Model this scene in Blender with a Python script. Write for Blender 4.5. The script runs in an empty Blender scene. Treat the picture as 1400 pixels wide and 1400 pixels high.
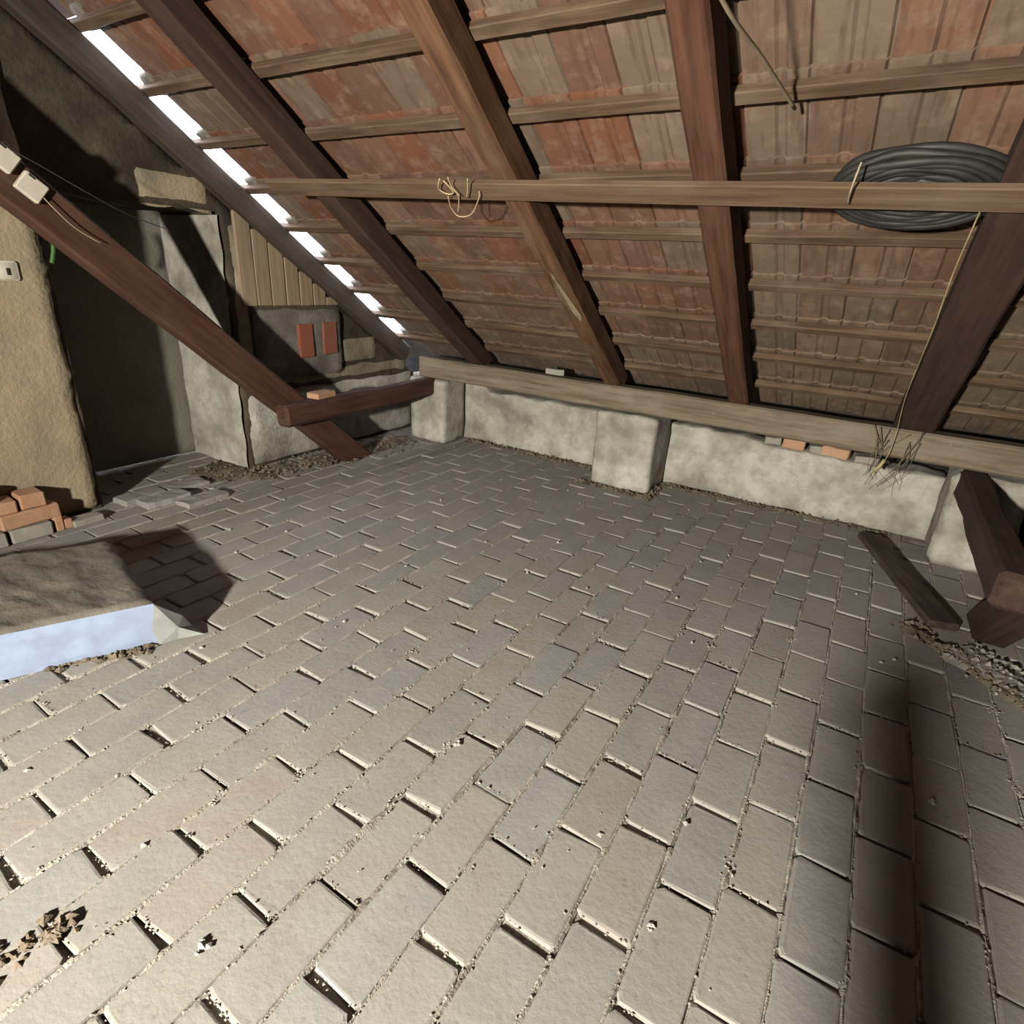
import bpy, bmesh, math, random
from mathutils import Vector, Matrix, noise
random.seed(7)
R = math.radians
scene = bpy.context.scene
COL = scene.collection

# ------------------------------------------------------------------ camera
CAM = Vector((0, 0, 1.6))
YAW, PITCH, ROLL = R(-30.4), R(22.3), R(-3.5)
fw = Vector((math.sin(YAW)*math.cos(PITCH), math.cos(YAW)*math.cos(PITCH), -math.sin(PITCH)))
rt = Vector((math.cos(YAW), -math.sin(YAW), 0))
dn = fw.cross(rt)
r2 = rt*math.cos(ROLL) + dn*math.sin(ROLL)
d2 = -rt*math.sin(ROLL) + dn*math.cos(ROLL)
cd = bpy.data.cameras.new('camera'); cam = bpy.data.objects.new('camera', cd); COL.objects.link(cam)
cm = Matrix((( r2.x, -d2.x, -fw.x), (r2.y, -d2.y, -fw.y), (r2.z, -d2.z, -fw.z))).to_4x4()
cm.translation = CAM
cam.matrix_world = cm
FPX = 785.0
cd.sensor_width = 36.0; cd.lens = 36.0*FPX/1400.0; cd.clip_start = 0.02; cd.clip_end = 200
scene.camera = cam

def px(p):                       # where a world point lands in the 1400 px frame (used only to rank bricks by size)
    q = Vector(p) - CAM
    z = q.dot(fw)
    if z < 0.05: return None
    return 700 + FPX*q.dot(r2)/z, 700 + FPX*q.dot(d2)/z

# ------------------------------------------------------------------ light
w = bpy.data.worlds.new('daylight'); scene.world = w; w.use_nodes = True
bg = w.node_tree.nodes['Background']
bg.inputs[0].default_value = (0.82, 0.86, 1.0, 1); bg.inputs[1].default_value = 18.0
LAMP = Vector((-.84, -2.6, 1.62))
ld = bpy.data.lights.new('torch', 'SPOT'); ld.energy = 3350; ld.color = (1.0, 0.945, 0.845); ld.shadow_soft_size = 0.09
ld.spot_size = R(116); ld.spot_blend = 1.0
lo = bpy.data.objects.new('torch', ld); lo.location = LAMP; COL.objects.link(lo)
lo.rotation_euler = (Vector((-1.15, 4.6, .70))-LAMP).to_track_quat('-Z', 'Y').to_euler()
vs = scene.view_settings
vs.view_transform = 'Standard'; vs.look = 'None'; vs.exposure = 0.0; vs.gamma = 1.0; vs.use_curve_mapping = False

# ------------------------------------------------------------------ materials
def nodes_mat(name, rough=0.85):
    m = bpy.data.materials.new(name); m.use_nodes = True
    nt = m.node_tree; b = nt.nodes['Principled BSDF']; b.inputs['Roughness'].default_value = rough
    b.inputs['Specular IOR Level'].default_value = 0.25
    return m, nt, b
def N(nt, t, **kw):
    n = nt.nodes.new(t)
    for k, v in kw.items():
        if k in n.inputs: n.inputs[k].default_value = v
        else: setattr(n, k, v)
    return n
def ramp(nt, fac, stops):
    r = nt.nodes.new('ShaderNodeValToRGB'); e = r.color_ramp.elements
    while len(e) < len(stops): e.new(0.5)
    for i, (p, c) in enumerate(stops):
        e[i].position = p; e[i].color = (*c, 1) if len(c) == 3 else c
    nt.links.new(fac, r.inputs[0]); return r.outputs[0]
def mix(nt, a, b, fac, mode='MIX'):
    m = nt.nodes.new('ShaderNodeMix'); m.data_type = 'RGBA'; m.blend_type = mode
    for s, v in ((m.inputs[6], a), (m.inputs[7], b), (m.inputs[0], fac)):
        if hasattr(v, 'is_linked'): nt.links.new(v, s)
        elif isinstance(v, (int, float)): s.default_value = v
        else: s.default_value = (*v, 1)
    return m.outputs[2]
def coords(nt, scale=(1, 1, 1), kind='Object'):
    tc = nt.nodes.new('ShaderNodeTexCoord'); mp = nt.nodes.new('ShaderNodeMapping')
    mp.inputs['Scale'].default_value = scale; nt.links.new(tc.outputs[kind], mp.inputs[0])
    return mp.outputs[0]
def noise_tex(nt, vec, scale, detail=4.0, rough=0.55, off=None):
    n = nt.nodes.new('ShaderNodeTexNoise'); n.inputs['Scale'].default_value = scale
    n.inputs['Detail'].default_value = detail; n.inputs['Roughness'].default_value = rough
    nt.links.new(vec, n.inputs['Vector']); return n.outputs[0]
def bump(nt, b, h, strength=0.3, dist=0.01):
    bp = nt.nodes.new('ShaderNodeBump'); bp.inputs['Strength'].default_value = strength; bp.inputs['Distance'].default_value = dist
    nt.links.new(h, bp.inputs['Height']); nt.links.new(bp.outputs[0], b.inputs['Normal'])
def objrand(nt):
    return nt.nodes.new('ShaderNodeObjectInfo')
def shifted(nt, vec):            # a different patch of the texture for every object
    oi = objrand(nt); mu = nt.nodes.new('ShaderNodeMath'); mu.operation = 'MULTIPLY'; mu.inputs[1].default_value = 37.0
    nt.links.new(oi.outputs['Random'], mu.inputs[0])
    ad = nt.nodes.new('ShaderNodeVectorMath'); ad.operation = 'ADD'
    nt.links.new(vec, ad.inputs[0]); nt.links.new(mu.outputs[0], ad.inputs[1]); return ad.outputs[0]

def wood(name, dark, mid, light, dust=None, dust_amt=0.35):
    m, nt, b = nodes_mat(name, 0.8)
    v = shifted(nt, coords(nt, (0.9, 14, 14)))
    g = noise_tex(nt, v, 2.2, 6, 0.65)
    c = ramp(nt, g, [(0.25, dark), (0.5, mid), (0.78, light)])
    v2 = shifted(nt, coords(nt, (1.5, 4, 4)))
    s = noise_tex(nt, v2, 1.6, 3, 0.6)
    if dust:
        f = ramp(nt, s, [(0.48, (0, 0, 0)), (0.75, (dust_amt,)*3)])
        c = mix(nt, c, dust, f)
    nt.links.new(c, b.inputs['Base Color'])
    bump(nt, b, g, 0.5, 0.006); return m

M = {}
M['rafter'] = wood('rafter_wood', (.04, .017, .008), (.125, .058, .028), (.21, .11, .055), (.25, .165, .10), .45)
M['rafter_red'] = wood('rafter_red_wood', (.035, .012, .007), (.098, .039, .021), (.155, .07, .038), (.18, .11, .07), .3)
M['rafter_dark'] = wood('rafter_dark_wood', (.03, .022, .016), (.07, .05, .035), (.12, .09, .065))
M['strut'] = wood('strut_wood', (.035, .014, .008), (.078, .032, .019), (.115, .055, .033), (.16, .11, .075), .3)
M['strut_dark'] = wood('dark_strut_wood', (.025, .011, .007), (.05, .024, .016), (.08, .04, .027), (.10, .07, .05), .3)
M['batten'] = wood('batten_wood', (.05, .028, .016), (.11, .066, .038), (.21, .135, .08), (.27, .205, .145), .5)
M['plate'] = wood('plate_wood', (.10, .075, .05), (.20, .155, .108), (.30, .245, .18), (.34, .30, .24), .5)
M['lath'] = wood('lath_wood', (.075, .043, .024), (.145, .088, .05), (.21, .14, .085), (.25, .19, .14), .35)
M['plank'] = wood('plank_wood', (.025, .016, .012), (.055, .036, .026), (.10, .075, .055), (.16, .14, .12), .5)
M['board'] = wood('board_wood', (.22, .15, .085), (.33, .245, .155), (.42, .33, .22), (.30, .27, .21), .5)
M['eaves_shade'] = wood('eaves_shade_wood', (.004, .003, .003), (.008, .006, .005), (.014, .011, .009))  # near-black colour stands in for the shaded gap at the eaves

def plaster(name, light, mid, dirt, crack=0.5, scale=1.0):
    m, nt, b = nodes_mat(name, 0.92)
    v = coords(nt)
    a = noise_tex(nt, v, 2.6*scale, 6, 0.6); d = noise_tex(nt, v, 9.0*scale, 6, 0.7); e = noise_tex(nt, v, 40*scale, 3, 0.6)
    c = ramp(nt, a, [(0.34, dirt), (0.47, mid), (0.62, light)])
    f = ramp(nt, d, [(0.40, (crack,)*3), (0.56, (0, 0, 0))])
    c = mix(nt, c, dirt, f)
    nt.links.new(c, b.inputs['Base Color'])
    ad = nt.nodes.new('ShaderNodeMath'); ad.operation = 'ADD'; nt.links.new(d, ad.inputs[0]); nt.links.new(e, ad.inputs[1])
    bump(nt, b, ad.outputs[0], 0.55, 0.012); return m
M['lime'] = plaster('lime_plaster', (.60, .57, .50), (.46, .43, .365), (.26, .235, .19), .45)
M['tan_plaster'] = plaster('tan_plaster', (.47, .375, .245), (.41, .325, .205), (.30, .26, .19), .35)
M['gable'] = plaster('sooty_shaded_gable_plaster', (.115, .09, .06), (.075, .058, .038), (.042, .033, .024), .4)  # sooty tone with the upper gable's shade darkened into it
M['pale_plaster'] = plaster('pale_lit_gable_plaster', (.42, .36, .26), (.33, .275, .19), (.20, .17, .125), .4)  # tan plaster as it looks where lit, set against the darkened gable
M['grey_render'] = plaster('grey_render', (.27, .255, .205), (.235, .22, .175), (.19, .175, .14), .15)
M['mortar'] = plaster('grey_mortar', (.26, .235, .20), (.21, .185, .155), (.14, .12, .10), .3, 2)
M['back'] = plaster('back_plaster', (.10, .085, .065), (.08, .065, .05), (.05, .04, .03), .3)

def brick_mat(name, tints, dust):
    m, nt, b = nodes_mat(name, 0.9)
    oi = objrand(nt)
    base = ramp(nt, oi.outputs['Random'], tints)
    nt.nodes[-1].color_ramp.interpolation = 'CONSTANT' if False else 'LINEAR'
    v = shifted(nt, coords(nt))
    a = noise_tex(nt, v, 7, 5, 0.6); d = noise_tex(nt, v, 45, 4, 0.65)
    c = mix(nt, base, dust, ramp(nt, a, [(0.35, (0.05,)*3), (0.7, (0.75,)*3)]))
    c = mix(nt, c, (.12, .10, .085), ramp(nt, d, [(0.28, (0.35,)*3), (0.40, (0, 0, 0))]))
    nt.links.new(c, b.inputs['Base Color'])
    ad = nt.nodes.new('ShaderNodeMath'); ad.operation = 'ADD'; nt.links.new(d, ad.inputs[0]); nt.links.new(a, ad.inputs[1])
    bump(nt, b, ad.outputs[0], 0.35, 0.006); return m
M['paver'] = brick_mat('dusty_paver', [(0.0, (.325, .305, .27)), (0.3, (.350, .31, .27)), (0.5, (.285, .28, .26)), (0.75, (.34, .29, .25)), (1.0, (.295, .295, .285))], (.385, .365, .325))
M['paver_all'] = brick_mat('dusty_pavers_far', [(0.0, (.315, .295, .262)), (1.0, (.315, .295, .262))], (.36, .34, .30))
M['red_brick'] = brick_mat('orange_brick', [(0.0, (.56, .27, .14)), (0.5, (.50, .26, .15)), (1.0, (.58, .33, .19))], (.52, .34, .22))
M['old_red'] = brick_mat('dark_red_brick', [(0.0, (.33, .075, .035)), (1.0, (.28, .10, .06))], (.25, .11, .07))
M['stone'] = brick_mat('grey_stone', [(0.0, (.30, .28, .24)), (1.0, (.36, .33, .28))], (.42, .39, .33))
M['dust'] = plaster('joint_dust', (.50, .46, .39), (.42, .38, .32), (.26, .22, .18), .35, 3)
M['dirt'] = plaster('brown_dirt', (.30, .24, .165), (.21, .165, .115), (.11, .085, .06), .5, 3)
M['white_bits'] = plaster('white_bits', (.55, .53, .48), (.50, .47, .42), (.4, .37, .32), .2, 3)

def tile_mat():
    m, nt, b = nodes_mat('clay_tile', 0.85)
    oi = objrand(nt)
    v = shifted(nt, coords(nt))
    a = noise_tex(nt, v, 9, 5, 0.65); st = noise_tex(nt, shifted(nt, coords(nt, (14, 2.2, 8))), 1.8, 4, 0.6)
    c = mix(nt, oi.outputs['Color'], (.31, .215, .15), ramp(nt, a, [(0.50, (0, 0, 0)), (0.70, (0.6,)*3)]))
    c = mix(nt, c, (.11, .06, .04), ramp(nt, st, [(0.33, (0.6,)*3), (0.48, (0, 0, 0))]))
    nt.links.new(c, b.inputs['Base Color']); bump(nt, b, a, 0.35, 0.008); return m
M['tile'] = tile_mat()

def flat(name, c, rough=0.6, spec=0.3, var=0.0, metal=0):
    m, nt, b = nodes_mat(name, rough); b.inputs['Specular IOR Level'].default_value = spec; b.inputs['Metallic'].default_value = metal
    v = coords(nt); a = noise_tex(nt, v, 12, 4, 0.6)
    col = ramp(nt, a, [(0.35, tuple(x*(1-var) for x in c)), (0.65, tuple(min(1, x*(1+var)) for x in c))])
    nt.links.new(col, b.inputs['Base Color']); bump(nt, b, a, 0.1, 0.004); return m
M['black_rubber'] = flat('black_rubber', (.026, .025, .022), .6, .35, .3)
M['rope'] = flat('pale_rope', (.42, .33, .23), .9, .1, .2)
M['cord'] = flat('straw_cord', (.42, .35, .17), .85, .1, .25)
M['twig'] = flat('dry_twig', (.20, .165, .11), .9, .1, .3)
M['wire'] = flat('yellow_wire', (.62, .46, .26), .5, .4, .15)
M['white_plastic'] = flat('white_plastic', (.66, .60, .50), .5, .4, .06)
M['dark_slot'] = flat('dark_slot', (.03, .025, .02), .6, .2, .1)
M['green'] = flat('green_cable', (.06, .16, .03), .6, .3, .3)
M['foam_side'] = flat('blue_white_film', (.30, .365, .50), .3, .5, .10)
M['clear_fold'] = flat('clear_plastic_fold', (.60, .62, .58), .2, .7, .15)
def dusty_film():
    m, nt, b = nodes_mat('dusty_film', 0.6)
    v = coords(nt); a = noise_tex(nt, v, 5, 5, .6); d = noise_tex(nt, coords(nt, (2, 3, 1)), 5, 6, .65); e = noise_tex(nt, v, 22, 3, .5)
    c = ramp(nt, a, [(.3, (.13, .117, .096)), (.55, (.19, .17, .14)), (.75, (.26, .235, .20))])
    c = mix(nt, c, (.10, .08, .06), ramp(nt, e, [(.30, (.7,)*3), (.38, (0, 0, 0))]))
    nt.links.new(c, b.inputs['Base Color']); bump(nt, b, d, .5, .02); return m
M['dusty_film'] = dusty_film()

# all colours darkened alike to cut bounced light and deepen the shadows
for m in M.values():
    nt = m.node_tree; b = nt.nodes['Principled BSDF']; l = b.inputs['Base Color'].links[0]; src = l.from_socket
    nt.links.new(mix(nt, src, (.58, .58, .58), 1.0, 'MULTIPLY'), b.inputs['Base Color'])

# ------------------------------------------------------------------ helpers
def tag(o, label=None, cat=None, group=None, kind=None):
    if label: o['label'] = label
    if cat: o['category'] = cat
    if group: o['group'] = group
    if kind: o['kind'] = kind
    return o
def link(name, bm, mat, parent=None, smooth=False, mw=None):
    me = bpy.data.meshes.new(name); bm.normal_update(); bm.to_mesh(me); bm.free()
    if smooth:
        for p in me.polygons: p.use_smooth = True
    me.materials.append(mat) if not isinstance(mat, (list, tuple)) else [me.materials.append(x) for x in mat]
    o = bpy.data.objects.new(name, me); COL.objects.link(o)
    if mw is not None: o.matrix_world = mw
    if parent is not None:
        o.parent = parent; o.matrix_parent_inverse = parent_mw(parent).inverted()
    return o
def parent_mw(p):
    return p.matrix_parent_inverse @ p.matrix_basis if p.parent is None else parent_mw(p.parent) @ p.matrix_parent_inverse @ p.matrix_basis
def share(name, me, parent, loc, rot=(0, 0, 0), color=None):
    o = bpy.data.objects.new(name, me); COL.objects.link(o); o.location = loc; o.rotation_euler = rot
    if parent is not None: o.parent = parent
    if color: o.color = (*color, 1)
    return o
def empty(name, loc=(0, 0, 0)):
    o = bpy.data.objects.new(name, None); o.empty_display_size = .1; o.location = loc; COL.objects.link(o); return o
def rough_noise(bm, amp, freq, seed=0.0, off=Vector((0, 0, 0)), axis=None):
    for v in bm.verts:
        p = (v.co + off)*freq + Vector((seed, seed*1.7, seed*.3))
        d = noise.noise_vector(p)*amp + noise.noise_vector(p*3.1)*amp*.45
        v.co += d
def cut_grid(bm, axes_steps):
    for ax, vals in axes_steps:
        n = Vector((0, 0, 0)); n[ax] = 1
        for t in vals:
            co = Vector((0, 0, 0)); co[ax] = t
            bmesh.ops.bisect_plane(bm, geom=bm.verts[:]+bm.edges[:]+bm.faces[:], plane_co=co, plane_no=n)
def frange(a, b, st):
    n = max(1, int(round((b-a)/st))); return [a+(b-a)*i/n for i in range(1, n)]
def box_bm(x0, x1, y0, y1, z0, z1, bev=0.0, bm=None):
    bm2 = bmesh.new()
    bmesh.ops.create_cube(bm2, size=1)
    for v in bm2.verts:
        v.co = Vector(((x0+x1)/2+v.co.x*(x1-x0), (y0+y1)/2+v.co.y*(y1-y0), (z0+z1)/2+v.co.z*(z1-z0)))
    if bev: bmesh.ops.bevel(bm2, geom=bm2.edges[:], offset=bev, segments=1, affect='EDGES')
    if bm is not None:
        me = bpy.data.meshes.new('tmp'); bm2.to_mesh(me); bm2.free(); bm.from_mesh(me); bpy.data.meshes.remove(me); return bm
    return bm2
def rough_box(name, x0, x1, y0, y1, z0, z1, mat, cell=.07, amp=.008, freq=5, parent=None, bev=.015, seed=0.0):
    """a block of masonry: origin at the middle of its base"""
    cx, cy = (x0+x1)/2, (y0+y1)/2
    bm = box_bm(x0-cx, x1-cx, y0-cy, y1-cy, 0, z1-z0, bev)
    cut_grid(bm, [(0, frange(x0-cx, x1-cx, cell)), (1, frange(y0-cy, y1-cy, cell)), (2, frange(0, z1-z0, cell))])
    rough_noise(bm, amp, freq, seed, Vector((cx, cy, z0)))
    return link(name, bm, mat, parent, True, Matrix.Translation((cx, cy, z0)))
def beam(name, p0, p1, wd, ht, mat, parent=None, amp=.005, bev=.012, up=Vector((0, 0, 1)), step=.16, seed=None):
    """hewn timber from p0 to p1 (its axis); width across, height along 'up'"""
    p0, p1 = Vector(p0), Vector(p1); L = (p1-p0).length; x = (p1-p0).normalized()
    y = up.cross(x).normalized(); z = x.cross(y)
    bm = box_bm(0, L, -wd/2, wd/2, -ht/2, ht/2, bev)
    cut_grid(bm, [(0, frange(0, L, step))])
    rough_noise(bm, amp, 2.3, random.uniform(0, 50) if seed is None else seed)
    mw = Matrix((x, y, z)).transposed().to_4x4(); mw.translation = p0
    o = link(name, bm, mat, parent, False, mw)
    return o
def tube_bm(pts, r, seg=6, bm=None, closed=False, taper=None):
    bm = bm or bmesh.new(); pts = [Vector(p) for p in pts]; rings = []; n = len(pts)
    prev = None
    for i, p in enumerate(pts):
        if closed: t = pts[(i+1) % n]-pts[(i-1) % n]
        else: t = pts[min(i+1, n-1)]-pts[max(i-1, 0)]
        t.normalize()
        a = prev if prev is not None else (Vector((0, 0, 1)) if abs(t.z) < .9 else Vector((1, 0, 0)))
        u = (a - t*a.dot(t)).normalized(); prev = u; v = t.cross(u)
        rr = r*(1 if taper is None else 1+(taper-1)*i/(n-1))
        rings.append([bm.verts.new(p+(u*math.cos(2*math.pi*k/seg)+v*math.sin(2*math.pi*k/seg))*rr) for k in range(seg)])
    m = n if closed else n-1
    for i in range(m):
        a, b = rings[i], rings[(i+1) % n]
        for k in range(seg): bm.faces.new((a[k], a[(k+1) % seg], b[(k+1) % seg], b[k]))
    if not closed:
        bm.faces.new(rings[0][::-1]); bm.faces.new(rings[-1])
    return bm
def smooth_pts(pts, n=6):
    pts = [Vector(p) for p in pts]; out = []
    for i in range(len(pts)-1):
        p0, p1, p2, p3 = pts[max(i-1, 0)], pts[i], pts[i+1], pts[min(i+2, len(pts)-1)]
        for k in range(n):
            t = k/n
            out.append(.5*((2*p1)+(p2-p0)*t+(2*p0-5*p1+4*p2-p3)*t*t+(3*p1-p0-3*p2+p3)*t**3))
    out.append(pts[-1]); return out
def chunk(bm, c, r, flat_=.7):
    """a small faceted crumb"""
    c = Vector(c); a = random.uniform(0, 6.3)
    vs_ = []
    for d in ((1, 0, 0), (0, 1, 0), (-1, 0, 0), (0, -1, 0), (0, 0, flat_), (0, 0, -flat_)):
        d = Vector(d)*r*random.uniform(.6, 1.35); d.rotate(Matrix.Rotation(a, 3, 'Z')); vs_.append(bm.verts.new(c+d))
    for i in range(4):
        j = (i+1) % 4
        bm.faces.new((vs_[i], vs_[j], vs_[4])); bm.faces.new((vs_[j], vs_[i], vs_[5]))

# roof frame: X along the eaves, s up the slope, n outward
TH = R(34.5); CS, SN = math.cos(TH), math.sin(TH)
P0 = Vector((0, 4.45, 0.835))
def roof(x, s, n=0.0): return P0 + Vector((x, 0, 0)) + Vector((0, -CS, SN))*s + Vector((0, SN, CS))*n
NRM = Vector((0, SN, CS))
RIDGE = 6.6
XL, XR, YF, YB = -4.17, 4.4, 4.82, -6.4      # gable wall, far gable, eaves wall, opposite eaves

# ------------------------------------------------------------------ floor
bm = box_bm(-5.0, XR, YB-.2, YF+.4, -.12, -.014)
cut_grid(bm, [(0, frange(-5, 2, .1)), (1, frange(0, 4.9, .1))])
for v in bm.verts:
    if v.co.z > -.05: v.co.z += .004*noise.noise(v.co*14)
floor = link('floor', bm, M['dust']); tag(floor, kind='structure')

def paver_mesh(seed, wx, wy):
    rnd = random.Random(seed); bm = bmesh.new()
    c = .010
    out = []
    for sx, sy in ((1, 1), (-1, 1), (-1, -1), (1, -1)):
        a = (sx*wx/2, sy*(wy/2-c)); b = (sx*(wx/2-c), sy*wy/2)
        out += [a, b] if sx*sy > 0 else [b, a]
    j = [(rnd.uniform(-.0045, .0045), rnd.uniform(-.0065, .0065)) for _ in out]
    rings = []
    for z, ins in ((-.05, 0), (-.006, 0), (-.0015, .003), (0.0, .009)):
        ring = []
        for (x, y), (dx, dy) in zip(out, j):
            X, Y = x+dx, y+dy
            ring.append(bm.verts.new((X-math.copysign(ins, X), Y-math.copysign(ins, Y), z+rnd.uniform(-.0008, .0008))))
        rings.append(ring)
    for a, b in zip(rings, rings[1:]):
        for k in range(8): bm.faces.new((a[k], a[(k+1) % 8], b[(k+1) % 8], b[k]))
    bm.faces.new(rings[-1])
    return bm
PW, PL = .1625, .345
pavers = []
phase = {0: 1.69, 1: 1.572, -1: 1.572, -2: 1.365, -3: 1.586, -4: 1.428, -5: 1.565, -6: 1.395, -7: 1.595, -8: 1.40, -9: 1.61, -10: 1.425,
         -11: 1.627, -12: 1.43, -13: 1.595, 2: 1.76, 3: 1.6, 4: 1.437}
mv = []
for i in range(8):
    b_ = paver_mesh(i, PW-.006, PL-.014); me = bpy.data.meshes.new('paver'); b_.normal_update(); b_.to_mesh(me); b_.free()
    me.materials.append(M['paver']); mv.append(me)
rp = random.Random(3)
for k in range(-30, 17):
    x = (k+.5)*PW + .002 + (.012 if k <= -10 else 0)
    ph = phase.get(k, 1.43 + .17*(k % 2) + rp.uniform(-.03, .03))
    n0 = int(math.ceil((-.15-ph)/PL))
    for q in range(n0, 15):
        y = ph + (q+.5)*PL
        if y > YF+.05: continue
        if x < -4.27 and not (1.6 < y < 2.85): continue
        if x > .62 and y > 4.75: continue
        pavers.append((x + rp.uniform(-.004, .004), y + rp.uniform(-.008, .008), k, q))
def shown(x, y):
    c = [px((x+dx*PW/2, y+dy*PL/2, 0)) for dx, dy in ((-1, -1), (1, -1), (1, 1), (-1, 1))]
    if any(a is None for a in c): return 0
    cl = [(min(max(a[0], 0), 1400), min(max(a[1], 0), 1400)) for a in c]
    return abs(sum(cl[i][0]*cl[(i+1) % 4][1]-cl[(i+1) % 4][0]*cl[i][1] for i in range(4)))/2
pavers.sort(key=lambda p: -shown(p[0], p[1]))
rest = bmesh.new()
for i, (x, y, k, q) in enumerate(pavers):
    z = rp.uniform(-.004, .004); rot = (rp.uniform(-.014, .014), rp.uniform(-.014, .014), rp.uniform(-.016, .016))
    if i < 290:
        share('brick', mv[(k*5+q*3) % 8], floor, (x, y, z), rot)
    else:
        me = mv[(k*5+q*3) % 8]; nv = len(rest.verts); rest.from_mesh(me); rest.verts.ensure_lookup_table()
        T = Matrix.Translation((x, y, z)) @ Matrix.Rotation(rot[2], 4, 'Z') @ Matrix.Rotation(rot[0], 4, 'X') @ Matrix.Rotation(rot[1], 4, 'Y')
        for v in rest.verts[nv:]: v.co = T @ v.co
o = link('small_bricks', rest, M['paver_all'], floor); tag(o, kind='stuff')

# mortar crumbs lying in and along the joints, plaster bits
cb = bmesh.new(); rc = random.Random(11)
for x, y, k, q in pavers:
    if shown(x, y) < 60: continue
    d = 26 if y < 2.4 else (14 if y < 3.4 else 6)
    for _ in range(d):
        if rc.random() < .68: p = (x+PW/2+rc.gauss(0, .004), y+rc.uniform(-PL/2, PL/2))
        else: p = (x+rc.uniform(-PW/2, PW/2), y+PL/2+rc.gauss(.004, .004))
        chunk(cb, (p[0], p[1], rc.uniform(-.006, .002)), rc.choice((.0025, .003, .004, .0055)))
    if rc.random() < .3:
        sx, sy = x+PW/2, y+rc.uniform(-PL/2, PL/2)
        for _ in range(rc.randint(8, 22)): chunk(cb, (sx+rc.gauss(0, .012), sy+rc.gauss(0, .022), rc.uniform(-.002, .004)), rc.uniform(.002, .006))
o = link('mortar_crumbs', cb, M['dust'], floor); tag(o, kind='stuff')
# dust packed into the long joints, uneven and broken
jb = bmesh.new()
for x, y, k, q in pavers:
    if shown(x, y) < 120: continue
    nS = 16; rowv = []
    for i in range(nS+1):
        yy = y-PL/2+PL*i/nS; f = noise.noise(Vector((x*9, yy*13, 4)))
        hgt = -.0015+.006*f+.0025*noise.noise(Vector((x*31, yy*60, 1))); wv = .009+.008*max(0, f)+.003*noise.noise(Vector((x*11, yy*45, 7)))
        xc = x+PW/2+.003*noise.noise(Vector((x*5, yy*30, 2)))
        rowv.append([jb.verts.new((xc-wv, yy, hgt-.006)), jb.verts.new((xc, yy, hgt+.0025)), jb.verts.new((xc+wv, yy, hgt-.006))])
    for a, b in zip(rowv, rowv[1:]):
        for c in (0, 1): jb.faces.new((a[c], a[c+1], b[c+1], b[c]))
o = link('joint_dust', jb, M['dust'], floor); tag(o, kind='stuff')
cb = bmesh.new()
for _ in range(150):
    x, y = rc.uniform(-3.6, 1.2), rc.uniform(.25, 4.5)
    chunk(cb, (x, y, .004), rc.choice((.003, .004, .005, .011)))
for x, y in ((-1.06, .42), (-.95, 1.33), (-1.45, 3.1), (-2.5, 3.2), (-3.95, 2.3), (.55, 2.05), (-.13, 1.1)):
    for _ in range(4): chunk(cb, (x+rc.gauss(0, .008), y+rc.gauss(0, .008), .007), rc.uniform(.006, .014))
o = link('plaster_bits', cb, M['white_bits'], floor); tag(o, kind='stuff')
# dirt heaped along the gable foot and the eaves wall
def mound(name, path, wid, hgt, mat, n=26):
    bm = bmesh.new(); pts = smooth_pts(path, n); rows = []
    for i, p in enumerate(pts):
        t = (pts[min(i+1, len(pts)-1)]-pts[max(i-1, 0)]).normalized(); s = Vector((-t.y, t.x, 0)); row = []
        for k in range(9):
            u = k/8*2-1; h = hgt*max(0, 1-u*u)*(.55+.9*noise.noise(p*3+Vector((u, 0, 5))))
            q = p+s*u*wid*(1+.35*noise.noise(p*4)); row.append(bm.verts.new((q.x, q.y, -.008+max(0, h)+.010*noise.noise(q*25))))
        rows.append(row)
    for a, b in zip(rows, rows[1:]):
        for k in range(8): bm.faces.new((a[k], a[k+1], b[k+1], b[k]))
    for i, p in enumerate(pts):
        t = (pts[min(i+1, len(pts)-1)]-pts[max(i-1, 0)]).normalized(); s = Vector((-t.y, t.x, 0))
        for _ in range(7):
            q = p+s*random.gauss(0, wid*.55)+t*random.uniform(-.03, .03); chunk(bm, (q.x, q.y, random.uniform(0, hgt*.6)), random.choice((.006, .009, .013, .02)))
    o = link(name, bm, mat, floor); tag(o, kind='stuff'); return o
mound('dirt_heap', [(-4.45, 2.55, 0), (-4.02, 2.72, 0), (-3.95, 3.2, 0), (-3.85, 3.8, 0), (-3.85, 4.3, 0)], .20, .040, M['dirt'])
mound('dirt_heap', [(-3.35, 4.76, 0), (-2.6, 4.76, 0), (-1.95, 4.74, 0)], .06, .03, M['dirt'], 16)
mound('dirt_heap', [(-1.9, 4.32, 0), (-1.6, 4.32, 0), (-1.3, 4.33, 0), (-1.22, 4.7, 0), (-.5, 4.75, 0), (.4, 4.75, 0)], .05, .025, M['dirt'], 14)
mound('plaster_rubble', [(.72, 3.25, 0), (1.0, 3.05, 0), (1.35, 2.75, 0)], .17, .045, M['stone'], 18)
mound('dirt_heap', [(.5, 3.35, 0), (.78, 3.1, 0), (1.1, 2.7, 0)], .07, .035, M['dirt'], 14)
mound('dirt_heap', [(-2.55, .72, 0), (-2.38, 1.0, 0)], .03, .02, M['dirt'], 14)
mound('dirt_heap', [(-1.44, .10, 0), (-1.40, .26, 0)], .035, .016, M['dirt'], 8)

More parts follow.
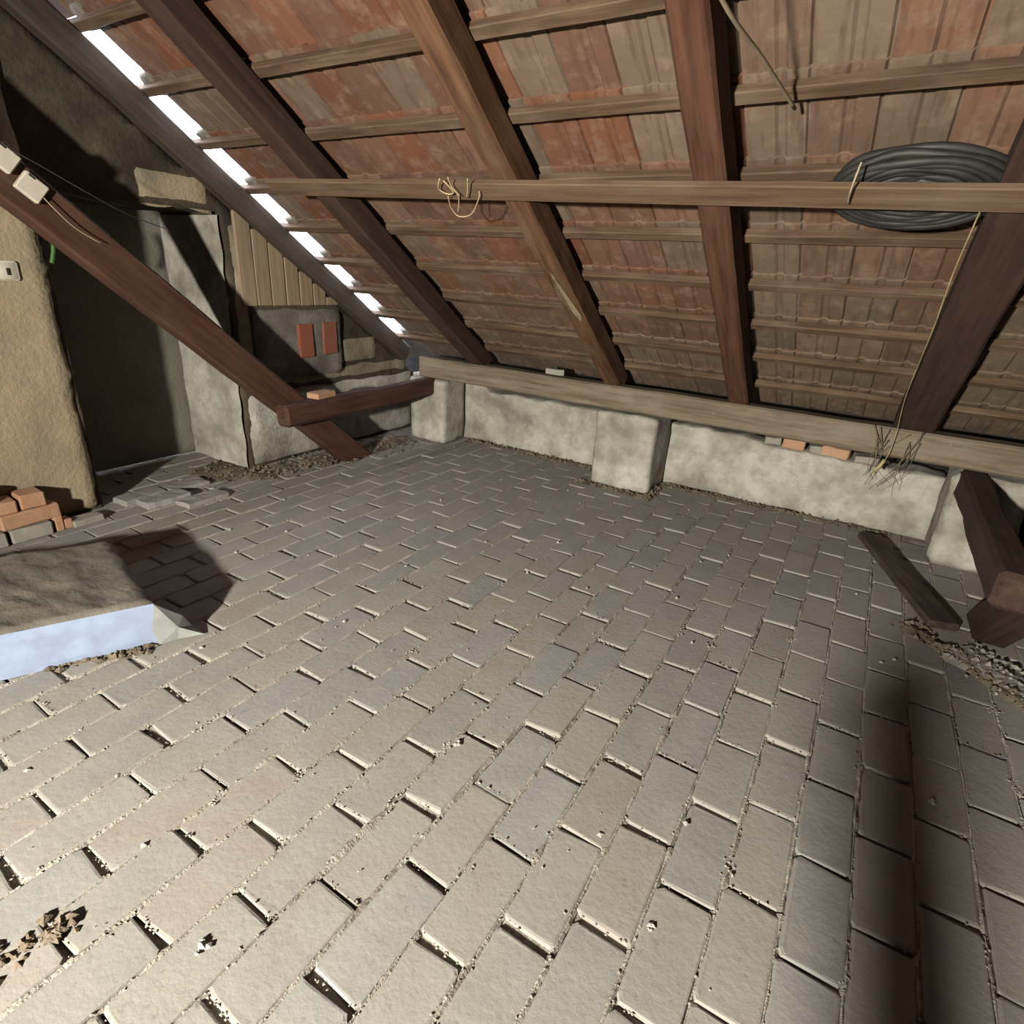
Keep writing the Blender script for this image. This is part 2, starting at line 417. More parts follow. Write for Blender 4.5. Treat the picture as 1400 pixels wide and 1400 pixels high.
# ------------------------------------------------------------------ gable wall with its niche
def prism_wall(name, poly, x0, x1, mat, cell, amp, freq, seed, lim):
    bm = bmesh.new()
    f = bm.faces.new([bm.verts.new((x1, y, z)) for y, z in poly])
    r = bmesh.ops.extrude_face_region(bm, geom=[f])
    for v in [g for g in r['geom'] if isinstance(g, bmesh.types.BMVert)]: v.co.x = x0
    bmesh.ops.triangulate(bm, faces=[f for f in bm.faces if len(f.verts) > 4])
    bmesh.ops.recalc_face_normals(bm, faces=bm.faces[:])
    (ya, yb), (za, zb) = lim
    cut_grid(bm, [(1, frange(ya, yb, cell)), (2, frange(za, zb, cell)), (0, frange(x0, x1, .15))])
    rough_noise(bm, amp, freq, seed)
    return link(name, bm, mat, None, True)
def zroof(y, n=0.0): return P0.z + (P0.y-y)*SN/CS + n/CS
rz = zroof(-1.0)
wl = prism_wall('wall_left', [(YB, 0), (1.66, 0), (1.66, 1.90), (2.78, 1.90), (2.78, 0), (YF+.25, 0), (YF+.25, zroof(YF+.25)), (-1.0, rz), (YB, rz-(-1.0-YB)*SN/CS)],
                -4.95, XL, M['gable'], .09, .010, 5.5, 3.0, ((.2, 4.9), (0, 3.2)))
tag(wl, kind='structure')
rough_box('niche_back', -5.1, -4.93, 1.4, 3.0, 0, 2.1, M['grey_render'], .12, .006, 3, wl)
# plaster skins on the wall: tan left of the niche, lime on the right jamb
def skin(name, y0, y1, z0, z1, th, mat, ragged, seed, parent=wl, x=XL):
    """a coat of plaster with a broken outline, standing proud of the wall"""
    bm = bmesh.new(); nY = max(3, int((y1-y0)/.05)); nZ = max(3, int((z1-z0)/.05)); g = []
    for i in range(nY+1):
        row = []
        for k in range(nZ+1):
            y = y0+(y1-y0)*i/nY; z = z0+(z1-z0)*k/nZ
            e = Vector((noise.noise(Vector((seed, z*5, 0)))+.6*noise.noise(Vector((seed, z*17, 3))), noise.noise(Vector((y*5, seed, 7))), 0))*ragged
            ed = min(i, nY-i, k, nZ-k)
            if i in (0, nY): y += e.x
            if k in (0, nZ): z += e.y
            d = th*(0.15 if ed == 0 else 1) + .010*noise.noise(Vector((y*4, z*4, seed))) + .006*noise.noise(Vector((y*13, z*13, seed)))
            row.append(bm.verts.new((x+(.012 if th > .006 else .007)+d*(1 if th > .006 else .6) if ed else x-.02, y, max(z, .0))))
        g.append(row)
    for i in range(nY):
        for k in range(nZ): bm.faces.new((g[i][k], g[i+1][k], g[i+1][k+1], g[i][k+1]))
    return link(name, bm, mat, parent, True)
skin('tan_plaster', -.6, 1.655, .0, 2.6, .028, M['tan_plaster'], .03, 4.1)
# right jamb and the lower coat beside it
bm = bmesh.new(); g = []
for i in range(13):
    row = []
    for k in range(31):
        x = -4.9+(.735)*i/12; z = 1.88*k/30
        row.append(bm.verts.new((x + (.02*noise.noise(Vector((0, z*7, 2))) if i == 12 else 0), 2.765-.010*noise.noise(Vector((x*6, z*6, 1)))-.012, z)))
    g.append(row)
for i in range(12):
    for k in range(30): bm.faces.new((g[i][k], g[i+1][k], g[i+1][k+1], g[i][k+1]))
link('jamb_plaster', bm, M['lime'], wl, True)
skin('lime_plaster', 2.80, 4.8, 0, .62, .014, M['lime'], .04, 9.3)
skin('tan_plaster', 2.20, 2.72, 1.89, 2.13, .004, M['tan_plaster'], .06, 2.2)  # this and the next pale coats paint in the lit parts of the gable
skin('tan_plaster', 2.80, 4.72, .60, .78, .004, M['pale_plaster'], .03, 7.7)
skin('tan_plaster', 3.80, 4.30, .74, 1.02, .004, M['pale_plaster'], .05, 3.7)
skin('tan_plaster', 2.79, 2.96, .60, 1.86, .004, M['pale_plaster'], .04, 1.2)
# grey mortar patch with two bare bricks
mp = skin('mortar_patch', 2.93, 3.84, .66, 1.26, .030, M['mortar'], .015, 5.7)
for y, z in ((3.40, .86), (3.66, .87)):
    b_ = box_bm(-.015, .015, -.075, .075, 0, .27, .006); rough_noise(b_, .004, 20, y)
    link('exposed_brick', b_, M['old_red'], mp, False, Matrix.Translation((XL+.047, y, z)))
# vertical boards above the patch
for i in range(7):
    y = 2.86+i*.135; zt = min(2.0, zroof(y+.07)+.05)
    beam('plank', (XL+.012, y+.065, 1.275), (XL+.012, y+.065, zt+random.uniform(-.04, 0)), .03, .126, M['board'], wl, .004, .005, Vector((0, 1, 0)), .2)

# ------------------------------------------------------------------ eaves wall, piers, far walls
def wall_with_broken_top(name, x0, x1, seed, top):
    bm = box_bm(x0, x1, YF, YF+.32, 0, .52, .012)
    cut_grid(bm, [(0, frange(x0, x1, .06)), (2, frange(0, .52, .065)), (1, [YF+.1, YF+.2])])
    for v in bm.verts:
        if v.co.z > .45: v.co.z += top(v.co.x)+.020*noise.noise(Vector((v.co.x*7, 0, seed)))+.012*noise.noise(Vector((v.co.x*23, v.co.y*9, seed)))
        elif v.co.z < .1: v.co.y -= .012*(1-v.co.z/.1)
    rough_noise(bm, .012, 4, seed)
    return link(name, bm, M['lime'], None, True)
we = wall_with_broken_top('wall_far', -4.2, .66, 2.0, lambda x: .06 if x < -3.2 else (-.0 if x < -1.3 else (.0 if x < -.7 else -.03-.02*min(1, x+.7))))
tag(we, kind='structure')
p = rough_box('pier', -3.885, -3.45, 4.44, 4.80, 0, .625, M['lime'], .06, .012, 6, None, .02, 1.0)
tag(p, 'small whitewashed masonry pier in the far left corner under the end of the wall plate', 'pier', 'masonry piers along the eaves wall')
p = rough_box('pier', -1.815, -1.305, 4.37, 4.80, 0, .625, M['lime'], .06, .013, 6, None, .02, 2.0)
tag(p, 'large pale whitewashed masonry pier in the middle of the eaves wall', 'pier', 'masonry piers along the eaves wall')
p = rough_box('pier', .62, 1.02, 4.37, 4.80, 0, .625, M['lime'], .06, .016, 5, None, .04, 3.0)
tag(p, 'half hidden masonry pier at the right behind the dark tie beam', 'pier', 'masonry piers along the eaves wall')
o = link('wall_right', box_bm(XR, XR+.2, YB, 5.6, -.1, 5), M['back']); tag(o, kind='structure')
o = link('wall_back', box_bm(-5, XR+.2, YB-.2, YB, -.1, 1.2), M['back']); tag(o, kind='structure')
o = link('wall_outer', box_bm(-4.95, XR, 5.12, 5.2, -.1, .82), M['eaves_shade']); tag(o, kind='structure')     # closing board; its black colour stands in for shade behind the eaves wall

# ------------------------------------------------------------------ roof: sheets out of view, battens, tiles
bm = bmesh.new()
def slab_on_roof(bm, x0, x1, s0, s1, n0, n1):
    v = [bm.verts.new(roof(x, s, n)) for n in (n0, n1) for x, s in ((x0, s0), (x1, s0), (x1, s1), (x0, s1))]
    for f in ((0, 1, 2, 3), (7, 6, 5, 4), (0, 4, 5, 1), (1, 5, 6, 2), (2, 6, 7, 3), (3, 7, 4, 0)): bm.faces.new([v[i] for i in f])
slab_on_roof(bm, -4.3, XR+.2, 3.86, RIDGE+.15, .215, .24)
slab_on_roof(bm, -4.6, XR+.2, -1.1, -.16, .25, .27)
slab_on_roof(bm, 1.69, XR+.2, -.34, 3.86, .215, .24)
back = bmesh.new()
yb = YB-.3; dz = lambda y: zroof(-1.0, .23)-(-1.0-y)*SN/CS
v = [bm.verts.new(c) for c in ((-5, -1.0, dz(-1)), (XR+.2, -1.0, dz(-1)), (XR+.2, yb, dz(yb)), (-5, yb, dz(yb)),
                               (-5, -1.0, dz(-1)+.05), (XR+.2, -1.0, dz(-1)+.05), (XR+.2, yb, dz(yb)+.05), (-5, yb, dz(yb)+.05))]
for f in ((0, 1, 2, 3), (7, 6, 5, 4), (0, 4, 5, 1), (1, 5, 6, 2), (2, 6, 7, 3), (3, 7, 4, 0)): bm.faces.new([v[i] for i in f])
ceil = link('ceiling', bm, M['back']); tag(ceil, kind='structure')
back.free()

GA = .385; S0 = 2.297
rows = [S0+GA*k for k in range(4, -7, -1)]
for i, s in enumerate(rows):
    beam('batten', roof(-4.24, s, .182), roof(XR, s, .182), .056, .042, M['batten'], ceil, .004, .004, NRM, .22)

def tile_mesh(seed):
    rnd = random.Random(seed); bm = bmesh.new(); L = .415; t = .013
    prof = [(-.122, .013), (-.104, .013), (-.096, 0), (-.030, -.001), (-.018, .011), (.006, .011), (.018, 0), (.094, -.001), (.104, -.001), (.128, -.001)]
    g = []
    for y, dz in ((0.0, 0.0), (-.10, .002), (-.25, .006), (-L, .016)):
        lo = [bm.verts.new((u+rnd.uniform(-.001, .001), y, n+dz+rnd.uniform(-.0008, .0008))) for u, n in prof]
        hi = [bm.verts.new((u, y, n+dz+t)) for u, n in prof]
        g.append((lo, hi))
    for (a, A), (b, B) in zip(g, g[1:]):
        for k in range(len(prof)-1):
            bm.faces.new((a[k], b[k], b[k+1], a[k+1])); 
        bm.faces.new((a[0], A[0], B[0], b[0])); bm.faces.new((a[-1], b[-1], B[-1], A[-1]))
        for k in (0, 4):
            pass
        for k in range(len(prof)-1): bm.faces.new((A[k], A[k+1], B[k+1], B[k]))
    for (a, A) in (g[0], g[-1]):
        for k in range(len(prof)-1): bm.faces.new((a[k], a[k+1], A[k+1], A[k]) if a is g[0][0] else (a[k+1], a[k], A[k], A[k+1]))
    bmesh.ops.recalc_face_normals(bm, faces=bm.faces[:])
    me = bpy.data.meshes.new('roof_tile'); bm.to_mesh(me); bm.free(); me.materials.append(M['tile']); return me
tm = [tile_mesh(i) for i in range(5)]
# tile frame: local y = up the slope, local z = outward
TR = Matrix(((1, 0, 0), (0, -CS, SN), (0, SN, CS))).to_4x4()
rot = Matrix((Vector((1, 0, 0)), Vector((0, -CS, SN)), Vector((0, SN, CS)))).transposed()
# right-handed: x, up-slope, outward has det -1, so turn x round
rot = Matrix((Vector((-1, 0, 0)), Vector((0, -CS, SN)), Vector((0, SN, CS)))).transposed()
TW = .2385
rt_ = random.Random(5)
pal = [(.38, .150, .08), (.40, .195, .12), (.39, .235, .155), (.37, .265, .185), (.42, .155, .075), (.34, .17, .11)]
for r, s in enumerate(rows):
    for c in range(-1 if s > 3.2 else 0, 24):
        x = -3.880 + c*TW
        low = max(0.0, min(1.0, (1.5-s)/1.2))
        col = Vector(rt_.choice(pal)).lerp(Vector((.31, .235, .165)), .10+.65*low)
        if x > -.6: col = col.lerp(Vector((.37, .265, .18)), .45)
        col = col*rt_.uniform(.40, .58)
        o = bpy.data.objects.new('roof_tile', tm[(r*7+c*3) % 5]); COL.objects.link(o); o.parent = ceil
        p = roof(x, s+.045, .212 + rt_.uniform(-.002, .002))
        mw = rot.to_4x4() @ Matrix.Rotation(rt_.uniform(-.006, .006), 4, 'Z'); mw.translation = p
        o.matrix_local = mw; o.color = (*col, 1)

# old mortar plugs where the battens meet the verge, between the gaps of daylight
for i, s in enumerate(rows):
    if s > 3.2 or s < -.2: continue
    b_ = box_bm(-.05, .05, -.07, .062, .0, .075, .012); cut_grid(b_, [(1, [0])]); rough_noise(b_, .012, 12, s)
    mw = rot.to_4x4(); mw.translation = roof(-4.03, s+.01, .196)
    link('mortar_plug', b_, M['mortar'], ceil, True, mw)

# ------------------------------------------------------------------ timbers
def rafter(x, wd, label, mat, s0=-.18, seed=0):
    o = beam('rafter', roof(x, s0, .08), roof(x, RIDGE, .08), wd, .16, mat, None, .007, .014, NRM, .12, seed)
    tag(o, label, 'rafter', 'rafters carrying the tiled roof slope'); return o
rafter(-4.150, .15, 'dark grey verge rafter along the gable wall just below the row of daylight gaps', M['rafter_dark'], -.2, 3)
rafter(-3.115, .15, 'dark reddish brown rafter just right of the row of daylight gaps', M['strut_dark'], -.15, 5)
rafter(-1.755, .14, 'brown rafter landing above the middle pier, with a pale split patch near its foot', M['rafter'], -.12, 7)
b_ = bmesh.new(); pp = [roof(-1.80, 1.16, -.004), roof(-1.765, 1.42, -.006), roof(-1.745, 1.40, -.006), roof(-1.715, 1.10, -.005), roof(-1.70, .97, -.004), roof(-1.725, .90, -.004), roof(-1.75, 1.0, -.006)]
b_.faces.new([b_.verts.new(p) for p in pp]); bmesh.ops.solidify(b_, geom=b_.faces[:], thickness=.01)
raf = [o for o in COL.objects if o.name.startswith('rafter')][-1]
sp = link('split_patch', b_, M['board'], raf); sp['label'] = 'pale bare split wood near the rafter foot'
rafter(-.760, .14, 'upright looking reddish brown rafter passing beside the hanging rope', M['rafter_red'], -.12, 9)
rafter(.335, .22, 'wide dark rafter at the right with a straw-coloured cord along its edge', M['strut_dark'], -.15, 11)
rafter(1.45, .15, 'next rafter to the right of the corded one, at the right edge beyond the pier', M['rafter_red'], -.15, 13)
plate = beam('wall_plate', (-3.76, 4.50, .735), (XR, 4.50, .735), .15, .19, M['plate'], None, .006, .014, Vector((0, 0, 1)), .15, 2)
tag(plate, 'long grey-brown wall plate beam lying on the piers along the eaves', 'beam')
for i, (x_, z_) in enumerate(((-.91, .74), (.55, .78), (-2.6, .70))):
    b_ = bmesh.new(); chunk(b_, (x_, 4.423, z_), .012); link('pale_chip', b_, M['white_bits'], plate)
def strut_pt(x, t): return Vector((x, 3.60-2.203*t, 1.924*t-.02))
STN = Vector((0, 1.924, 2.203)).normalized()
st = beam('strut', strut_pt(-3.79, -.03), strut_pt(-3.79, 1.52), .14, .215, M['strut'], None, .006, .014, STN, .14, 4)
tag(st, 'long red-brown diagonal strut rising from the floor in front of the gable wall', 'beam', 'diagonal roof struts')
st2 = beam('strut', strut_pt(.86, -.03), strut_pt(.86, 1.52), .14, .21, M['strut_dark'], None, .006, .014, STN, .14, 8)
tag(st2, 'dark diagonal strut with its foot on the floor at the right edge', 'beam', 'diagonal roof struts')
tb = beam('tie_beam', (-3.64, 2.72, .535), (-3.64, 4.52, .555), .13, .165, M['strut'], None, .010, .025, Vector((0, 0, 1)), .1, 6)
tag(tb, 'short red-brown horizontal tie beam crossing the strut in the left corner', 'beam', 'tie beams at the strut feet')
tb2 = beam('tie_beam', (.715, 2.78, .535), (.715, 4.52, .555), .14, .165, M['strut_dark'], None, .010, .02, Vector((0, 0, 1)), .1, 12)
tag(tb2, 'dark horizontal tie beam running out from the eaves at the right edge', 'beam', 'tie beams at the strut feet')
pur = beam('purlin', (XL-.1, .28, 3.12), (XR, .28, 3.12), .18, .2, M['rafter_red'], None, .006, .014, Vector((0, 0, 1)), .3, 1)
tag(pur, 'heavy horizontal purlin under the rafters above the camera, outside the picture', 'beam')
lath = beam('lath', roof(-3.45, 2.135, -.016), roof(1.75, 1.925, -.016), .11, .030, M['lath'], None, .0015, .004, NRM, .2, 14)
tag(lath, 'long pale wooden lath running level across the undersides of the rafters', 'lath')
pk = beam('plank', (.29, 4.60, .022), (.66, 3.42, .026), .15, .042, M['plank'], None, .005, .006, Vector((0, 0, 1)), .1, 3)
tag(pk, 'dark plank lying on the floor at the right, between eaves wall and strut foot', 'plank')

# ------------------------------------------------------------------ bits on walls and timbers
def loose_brick(name, c, size, mat, label, cat, group=None, rotz=0.0, amp=.004, tilt=(0, 0)):
    b_ = box_bm(-size[0]/2, size[0]/2, -size[1]/2, size[1]/2, 0, size[2], min(size)*.10)
    cut_grid(b_, [(0, frange(-size[0]/2, size[0]/2, .05)), (1, frange(-size[1]/2, size[1]/2, .05))])
    rough_noise(b_, amp, 14, random.uniform(0, 90))
    o = link(name, b_, mat, None, False, Matrix.Translation(c) @ Matrix.Rotation(rotz, 4, 'Z') @ Matrix.Rotation(tilt[0], 4, 'X') @ Matrix.Rotation(tilt[1], 4, 'Y'))
    tag(o, label, cat, group); return o
G = 'loose bricks piled at the foot of the left wall'
for c, sz, mt, lb in (
    ((-4.02, .955, 0), (.14, .22, .075), M['stone'], 'pale mortared brick at the left edge, lowest row of the brick pile'),
    ((-4.02, 1.185, 0), (.14, .205, .072), M['stone'], 'pale mortared brick in the middle of the lowest row of the brick pile'),
    ((-4.03, 1.325, 0), (.13, .045, .085), M['red_brick'], 'thin orange brick fragment standing right of the pale lowest brick'),
    ((-4.01, 1.375, 0), (.08, .04, .055), M['red_brick'], 'smallest orange brick fragment at the right of the pile'),
    ((-4.00, 1.475, 0), (.10, .17, .035), M['stone'], 'flat pale slab fragment at the right end of the brick pile'),
    ((-4.04, 1.20, .076), (.14, .30, .078), M['red_brick'], 'long orange brick lying across the second row of the brick pile'),
    ((-4.04, .93, .076), (.14, .20, .078), M['red_brick'], 'orange brick at the left edge in the second row of the pile'),
    ((-4.05, 1.235, .156), (.14, .125, .080), M['red_brick'], 'pale orange brick end sitting on top of the long orange brick'),
    ((-4.05, 1.05, .156), (.14, .22, .065), M['red_brick'], 'orange brick left of the top brick end in the pile'),
    ((-4.06, 1.00, .224), (.14, .15, .075), M['red_brick'], 'orange brick topmost at the left edge of the pile')):
    c = (c[0], c[1], c[2]*1.13); sz = (sz[0], sz[1], sz[2]*1.13)
    loose_brick('brick', c, sz, mt, lb, 'brick', G, random.uniform(-.08, .08))
for c, sz, rz_, lb in (((-4.135, 1.885, .0), (.15, .29, .042), .05, 'rounded grey paving brick nearest the dark wall edge at the niche'),
                       ((-3.965, 1.955, .0), (.155, .30, .048), -.03, 'grey paving brick lying second from the wall edge at the niche'),
                       ((-4.13, 2.20, .0), (.155, .29, .036), .02, 'long grey paving brick behind the first one at the niche'),
                       ((-3.80, 2.13, .0), (.15, .31, .034), .04, 'long grey paving brick at the niche, nearest the dirt heap')):
    loose_brick('paving_brick', c, sz, M['paver'], lb, 'brick', 'loose paving bricks at the niche', rz_, .007)
loose_brick('brick', (-3.66, 3.13, .622), (.12, .20, .045), M['red_brick'], 'bright orange brick piece lying on the tie beam beside the strut', 'brick', None, .1)
# rubble on the broken top of the eaves wall
for c, sz, mt, lb, nm in (
    ((-.36, 4.93, .475), (.16, .14, .085), M['red_brick'], 'orange-red brick on the wall top under the plate, the left of two', 'brick'),
    ((-.06, 4.92, .465), (.19, .13, .080), M['red_brick'], 'pale pinkish brick on the wall top under the plate, the right of two', 'brick'),
    ((-.205, 4.93, .47), (.09, .12, .06), M['stone'], 'grey stone wedged between the two red bricks on the wall top', 'stone'),
    ((-.52, 4.94, .485), (.12, .14, .055), M['stone'], 'grey stone on the wall top left of the red bricks', 'stone'),
    ((.14, 4.93, .465), (.16, .14, .05), M['stone'], 'flat grey stone on the wall top right of the red bricks', 'stone')):
    loose_brick(nm, c, sz, mt, lb, nm, 'rubble on the eaves wall', random.uniform(-.2, .2), .007)
loose_brick('tile_fragment', (-2.30, 4.52, .835), (.17, .07, .045), M['stone'], 'pale broken tile piece lying on the wall plate', 'rubble', None, .15, .008)

# switch plate on the left wall
sw = empty('switch_plate', (XL+.045, 1.441, 1.472))
b_ = box_bm(0, .016, -.05, .05, -.05, .05, .010); link('plate', b_, M['white_plastic'], sw, True, Matrix.Translation(sw.location))
b_ = box_bm(.014, .020, -.008, .010, -.022, .014, .002); link('slot', b_, M['dark_slot'], sw, False, Matrix.Translation(sw.location))
tag(sw, 'small white square switch plate on the tan plaster at the left edge', 'switch')
# white cable blocks on the strut
def cable_block(p, label):
    e = empty('cable_block', p)
    b_ = box_bm(-.015, .02, -.055, .055, -.05, .05, .006)
    rm = Matrix.Translation(p) @ Matrix.Rotation(R(40), 4, 'X').inverted()
    link('block', b_, M['white_plastic'], e, False, rm)
    b_ = box_bm(.015, .023, -.04, -.01, .035, .045, .002); link('screw', b_, M['dark_slot'], e, False, rm)
    tag(e, label, 'cable clip', 'white cable blocks on the strut'); return e
c1 = Vector((-3.70, 1.476, 1.868)); c2 = Vector((-3.70, 1.386, 1.982))
cable_block(c1, 'white square cable block on the strut, the lower right of two')
cable_block(c2, 'white square cable block cut by the left edge, upper left of two')
b_ = tube_bm(smooth_pts([c1+Vector((.01, .03, -.03)), c1+Vector((.02, .14, -.16)), c1+Vector((.015, .26, -.23))]), .003, 5)
o = link('cable', b_, M['rope'], None, True); tag(o, 'thin pale cable trailing down the strut from the lower white block', 'cable')
b_ = tube_bm(smooth_pts([c2+Vector((.01, .05, .03)), c1+Vector((.02, .05, .10)), c1+Vector((.0, .40, -.06)), c1+Vector((-.2, .75, -.12))]), .0025, 5)
o = link('cable', b_, M['plank'], None, True); tag(o, 'thin sagging cable from the upper white block across the niche top', 'cable')
b_ = tube_bm(smooth_pts([(XL+.05, 1.665, 1.72), (XL+.065, 1.68, 1.62), (XL+.05, 1.66, 1.52)]), .012, 6)
o = link('green_cable', b_, M['green'], None, True); tag(o, 'short green cable end hanging at the broken wall edge below the strut', 'cable')

# ------------------------------------------------------------------ wrapped slab on the floor at the left
SZ = .215
A, B, C_ = Vector((-2.385, 1.05, 0)), Vector((-3.15, 1.245, 0)), Vector((-2.385, 1.05, 0))
F = Vector((-.235, -.48, 0)).normalized()
D_ = A+F*1.25; E_ = B+F*1.25
sl = empty('insulation_slab', (A+B+D_+E_)/4)
bm = bmesh.new(); nU, nV = 40, 48
def slabpt(u, v_): return A.lerp(B, u).lerp(D_.lerp(E_, u), v_)
g = [[None]*(nV+1) for _ in range(nU+1)]
for i in range(nU+1):
    for k in range(nV+1):
        p = slabpt(i/nU, k/nV); ed = min(i, nU-i, k, nV-k)
        h = SZ-(.012 if ed == 0 else 0)+(.009*noise.noise(Vector((p.x*5, p.y*9, 0)))+.007*max(0, .25-abs(noise.noise(Vector((p.x*3+p.y*2, p.y*11-p.x*5, 3)))))*4*min(1, k/9) if ed else 0)
        g[i][k] = bm.verts.new((p.x, p.y, h))
for i in range(nU):
    for k in range(nV): bm.faces.new((g[i][k], g[i][k+1], g[i+1][k+1], g[i+1][k]))
link('top_film', bm, M['dusty_film'], sl, True)
bm = bmesh.new(); cen = sl.location
ring = [slabpt(0, k/14) for k in range(15)]+[slabpt(i/8, 1) for i in range(1, 9)]+[slabpt(1, 1-k/14) for k in range(1, 15)]+[slabpt(1-i/8, 0) for i in range(1, 8)]
lv = []
for z, off in ((0.002, .0), (.03, .006), (.10, .002), (.16, .004), (SZ-.012, 0.0)):
    lv.append([bm.verts.new((q.x+(q.x-cen.x)*off*.6+.004*noise.noise(Vector((q.x*9, q.y*9, z*30))), q.y+(q.y-cen.y)*off+.004*noise.noise(Vector((q.y*9, q.x*9, z*30))), z)) for q in ring])
for a, b in zip(lv, lv[1:]):
    for k in range(len(ring)): bm.faces.new((a[k], a[(k+1) % len(ring)], b[(k+1) % len(ring)], b[k]))
bm.faces.new(lv[0][::-1])
bmesh.ops.recalc_face_normals(bm, faces=bm.faces[:])
link('body', bm, M['foam_side'], sl, False)
# folded flap of film at the corner, resting on the bricks
bm = bmesh.new()
q = A
pts = [q+Vector((.00, .0, SZ-.015)), q+Vector((.02, .10, .10)), q+Vector((.035, .13, .03)), q+Vector((.10, .14, .012)), q+Vector((.045, .05, .012)), q+Vector((.025, -.02, .012)), q+Vector((.012, -.03, .09)), q+Vector((.05, .06, .07))]
vv = [bm.verts.new(p) for p in pts]
for f in ((0, 6, 7), (0, 7, 1), (1, 7, 2), (2, 7, 3), (3, 7, 4), (4, 7, 5), (5, 7, 6)): bm.faces.new([vv[i] for i in f])
bmesh.ops.solidify(bm, geom=bm.faces[:], thickness=.003)
link('film_flap', bm, M['clear_fold'], sl, False)
tag(sl, 'thick foam slab wrapped in plastic film, dusty grey top and bluish white side, on the brick floor', 'foam slab')

# ------------------------------------------------------------------ black hose coil on the lath
hc = empty('hose_coil', (0, 2.80, 2.0))
def loop(cx, cy, cz, rx, ry, tilt, r, wob, seed):
    pts = []
    for i in range(40):
        a = 2*math.pi*i/40
        v = Vector((math.cos(a)*rx, math.sin(a)*ry, 0)) + noise.noise_vector(Vector((math.cos(a)*1.3, math.sin(a)*1.3, seed)))*wob
        v.rotate(Matrix.Rotation(tilt, 3, 'X')); pts.append(Vector((cx, cy, cz))+v)
    return pts
HR = Matrix((Vector((1, 0, 0)), Vector((0, -CS, SN)), NRM)).transposed()
def flat_loop(rx, ry, n, seed, sc):
    pts = []
    for i in range(40):
        a = 2*math.pi*i/40
        v = Vector((math.cos(a)*rx, math.sin(a)*ry*(1 if math.sin(a) > 0 else .95), n)) + noise.noise_vector(Vector((math.cos(a)*1.5, math.sin(a)*1.5, seed)))*.012
        pts.append(roof(-.02, sc, 0)+HR @ v)
    return pts
for nm, nn_, cnt in (('outer_loops', (.045, .075, .105), 4), ('inner_loops', (.05, .085), 5)):
    bm = bmesh.new()
    for lay, n_ in enumerate(nn_):
        for i in range(cnt):
            k = i if nm == 'outer_loops' else i+4
            tube_bm(flat_loop(.275-.026*k+.004*lay, (.165-.0165*k), n_, k*2.1+lay*7, 1.93), .0165, 6, bm, True)
    link(nm, bm, M['black_rubber'], hc, True)
b_ = tube_bm(smooth_pts([(-.205, 2.655, 2.045), (-.212, 2.66, 2.00), (-.222, 2.715, 1.955), (-.225, 2.78, 1.93)]), .004, 5)
link('tie_string', b_, M['rope'], hc, True)
tag(hc, 'black rubber hose coil lying over the pale lath in the upper right corner', 'hose')

# rope, cord, twigs, wire
b_ = tube_bm(smooth_pts([(-.72, .62, 3.46), (-.68, .85, 2.85), (-.60, 1.25, 2.40), (-.549, 1.816, 2.281), (-.510, 2.215, 2.258), (-.466, 2.66, 2.225)]), .0065, 7)
o = link('rope', b_, M['rope'], None, True); tag(o, 'pale thin rope hanging down across the top of the upright rafter', 'rope')
def on_rafter(x, s, n): return roof(x, s, n)
b_ = tube_bm(smooth_pts([roof(.20, 2.02, -.02), roof(.195, 1.6, -.03), roof(.205, 1.25, -.05), roof(.21, .85, -.03), roof(.215, .5, -.025), roof(.232, .22, -.03), (.245, 4.36, .80), (.235, 4.34, .66), (.195, 4.33, .56)]), .003, 6)
o = link('cord', b_, M['cord'], None, True); tag(o, 'straw-coloured cord running down the edge of the wide dark rafter past the plate', 'cord')
tw = empty('twig_bundle', (.25, 4.42, .55)); rw = random.Random(21)
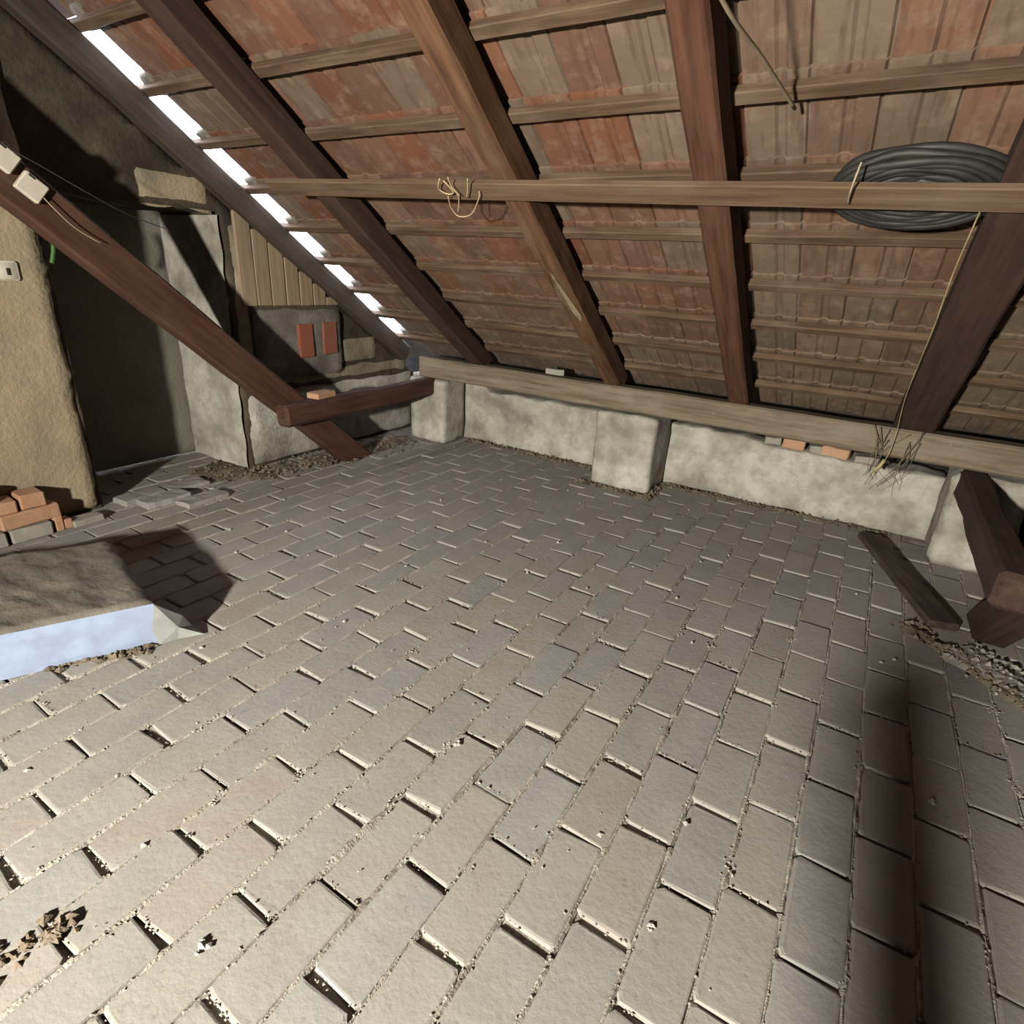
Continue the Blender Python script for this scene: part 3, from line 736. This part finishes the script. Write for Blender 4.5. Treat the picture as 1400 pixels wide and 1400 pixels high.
for i in range(13):
    a = Vector((.14+rw.uniform(-.05, .25), 4.37+rw.uniform(-.03, .02), .80+rw.uniform(-.12, .06))); b = Vector((.12+rw.uniform(-.03, .10)+.012*i, 4.42+rw.uniform(0, .25), .36+rw.uniform(-.02, .16)))
    m_ = (a+b)/2+Vector((rw.uniform(-.05, .05), -.06, rw.uniform(-.04, .04)))
    link('twig', tube_bm(smooth_pts([a, m_, b], 4), rw.uniform(.0022, .0038), 5, None, False, .5), M['twig'], tw, True)
bm = tube_bm(smooth_pts([(.225, 4.33, .64), (.205, 4.32, .585), (.18, 4.325, .555), (.195, 4.335, .54)], 4), .012, 6, None, False, .6)
link('frayed_end', bm, M['cord'], tw, True)
tag(tw, 'dry twigs and straw caught under the wall plate at the right', 'twigs')
wl_ = empty('wire_loop', (-2.03, 2.68, 1.97))
for pts in ([(-2.063, 2.600, 2.030), (-2.118, 2.66, 1.995), (-2.085, 2.70, 1.975), (-2.045, 2.69, 1.985), (-2.062, 2.63, 2.025)],
            [(-2.012, 2.600, 2.035), (-2.025, 2.65, 2.00), (-2.01, 2.70, 1.965)],
            [(-2.09, 2.705, 1.965), (-2.126, 2.781, 1.921), (-2.111, 2.834, 1.885), (-2.015, 2.816, 1.897), (-1.906, 2.724, 1.961), (-1.89, 2.70, 1.985)],
            [(-2.024, 2.702, 1.976), (-2.06, 2.76, 1.94), (-2.101, 2.807, 1.903)],
            [(-1.899, 2.61, 2.028), (-1.94, 2.67, 1.99), (-1.983, 2.723, 1.961)]):
    link('wire', tube_bm(smooth_pts(pts, 5), .0035, 5), M['wire'], wl_, True)
tag(wl_, 'loose loops of thin yellowish wire hanging on the lath left of the middle rafter', 'wire')

# unseen two-legged prop, made up to throw the long soft shadow on the floor
TIP = LAMP.lerp(Vector((.475, 2.9, 0)), .30); pr = empty('shadow_prop', (.44, -.9, 0))
beam('leg', (.475, -.55, 0), TIP, .125, .13, M['strut'], pr, .004, .01, Vector((0, 1, 0)), .15, 3)
beam('leg', (.475, -1.35, 0), TIP+Vector((0, -.06, 0)), .10, .10, M['strut'], pr, .004, .01, Vector((0, 1, 0)), .15, 4)
tag(pr, 'made-up two-legged timber prop outside the picture, added to cast the floor shadow', 'prop')
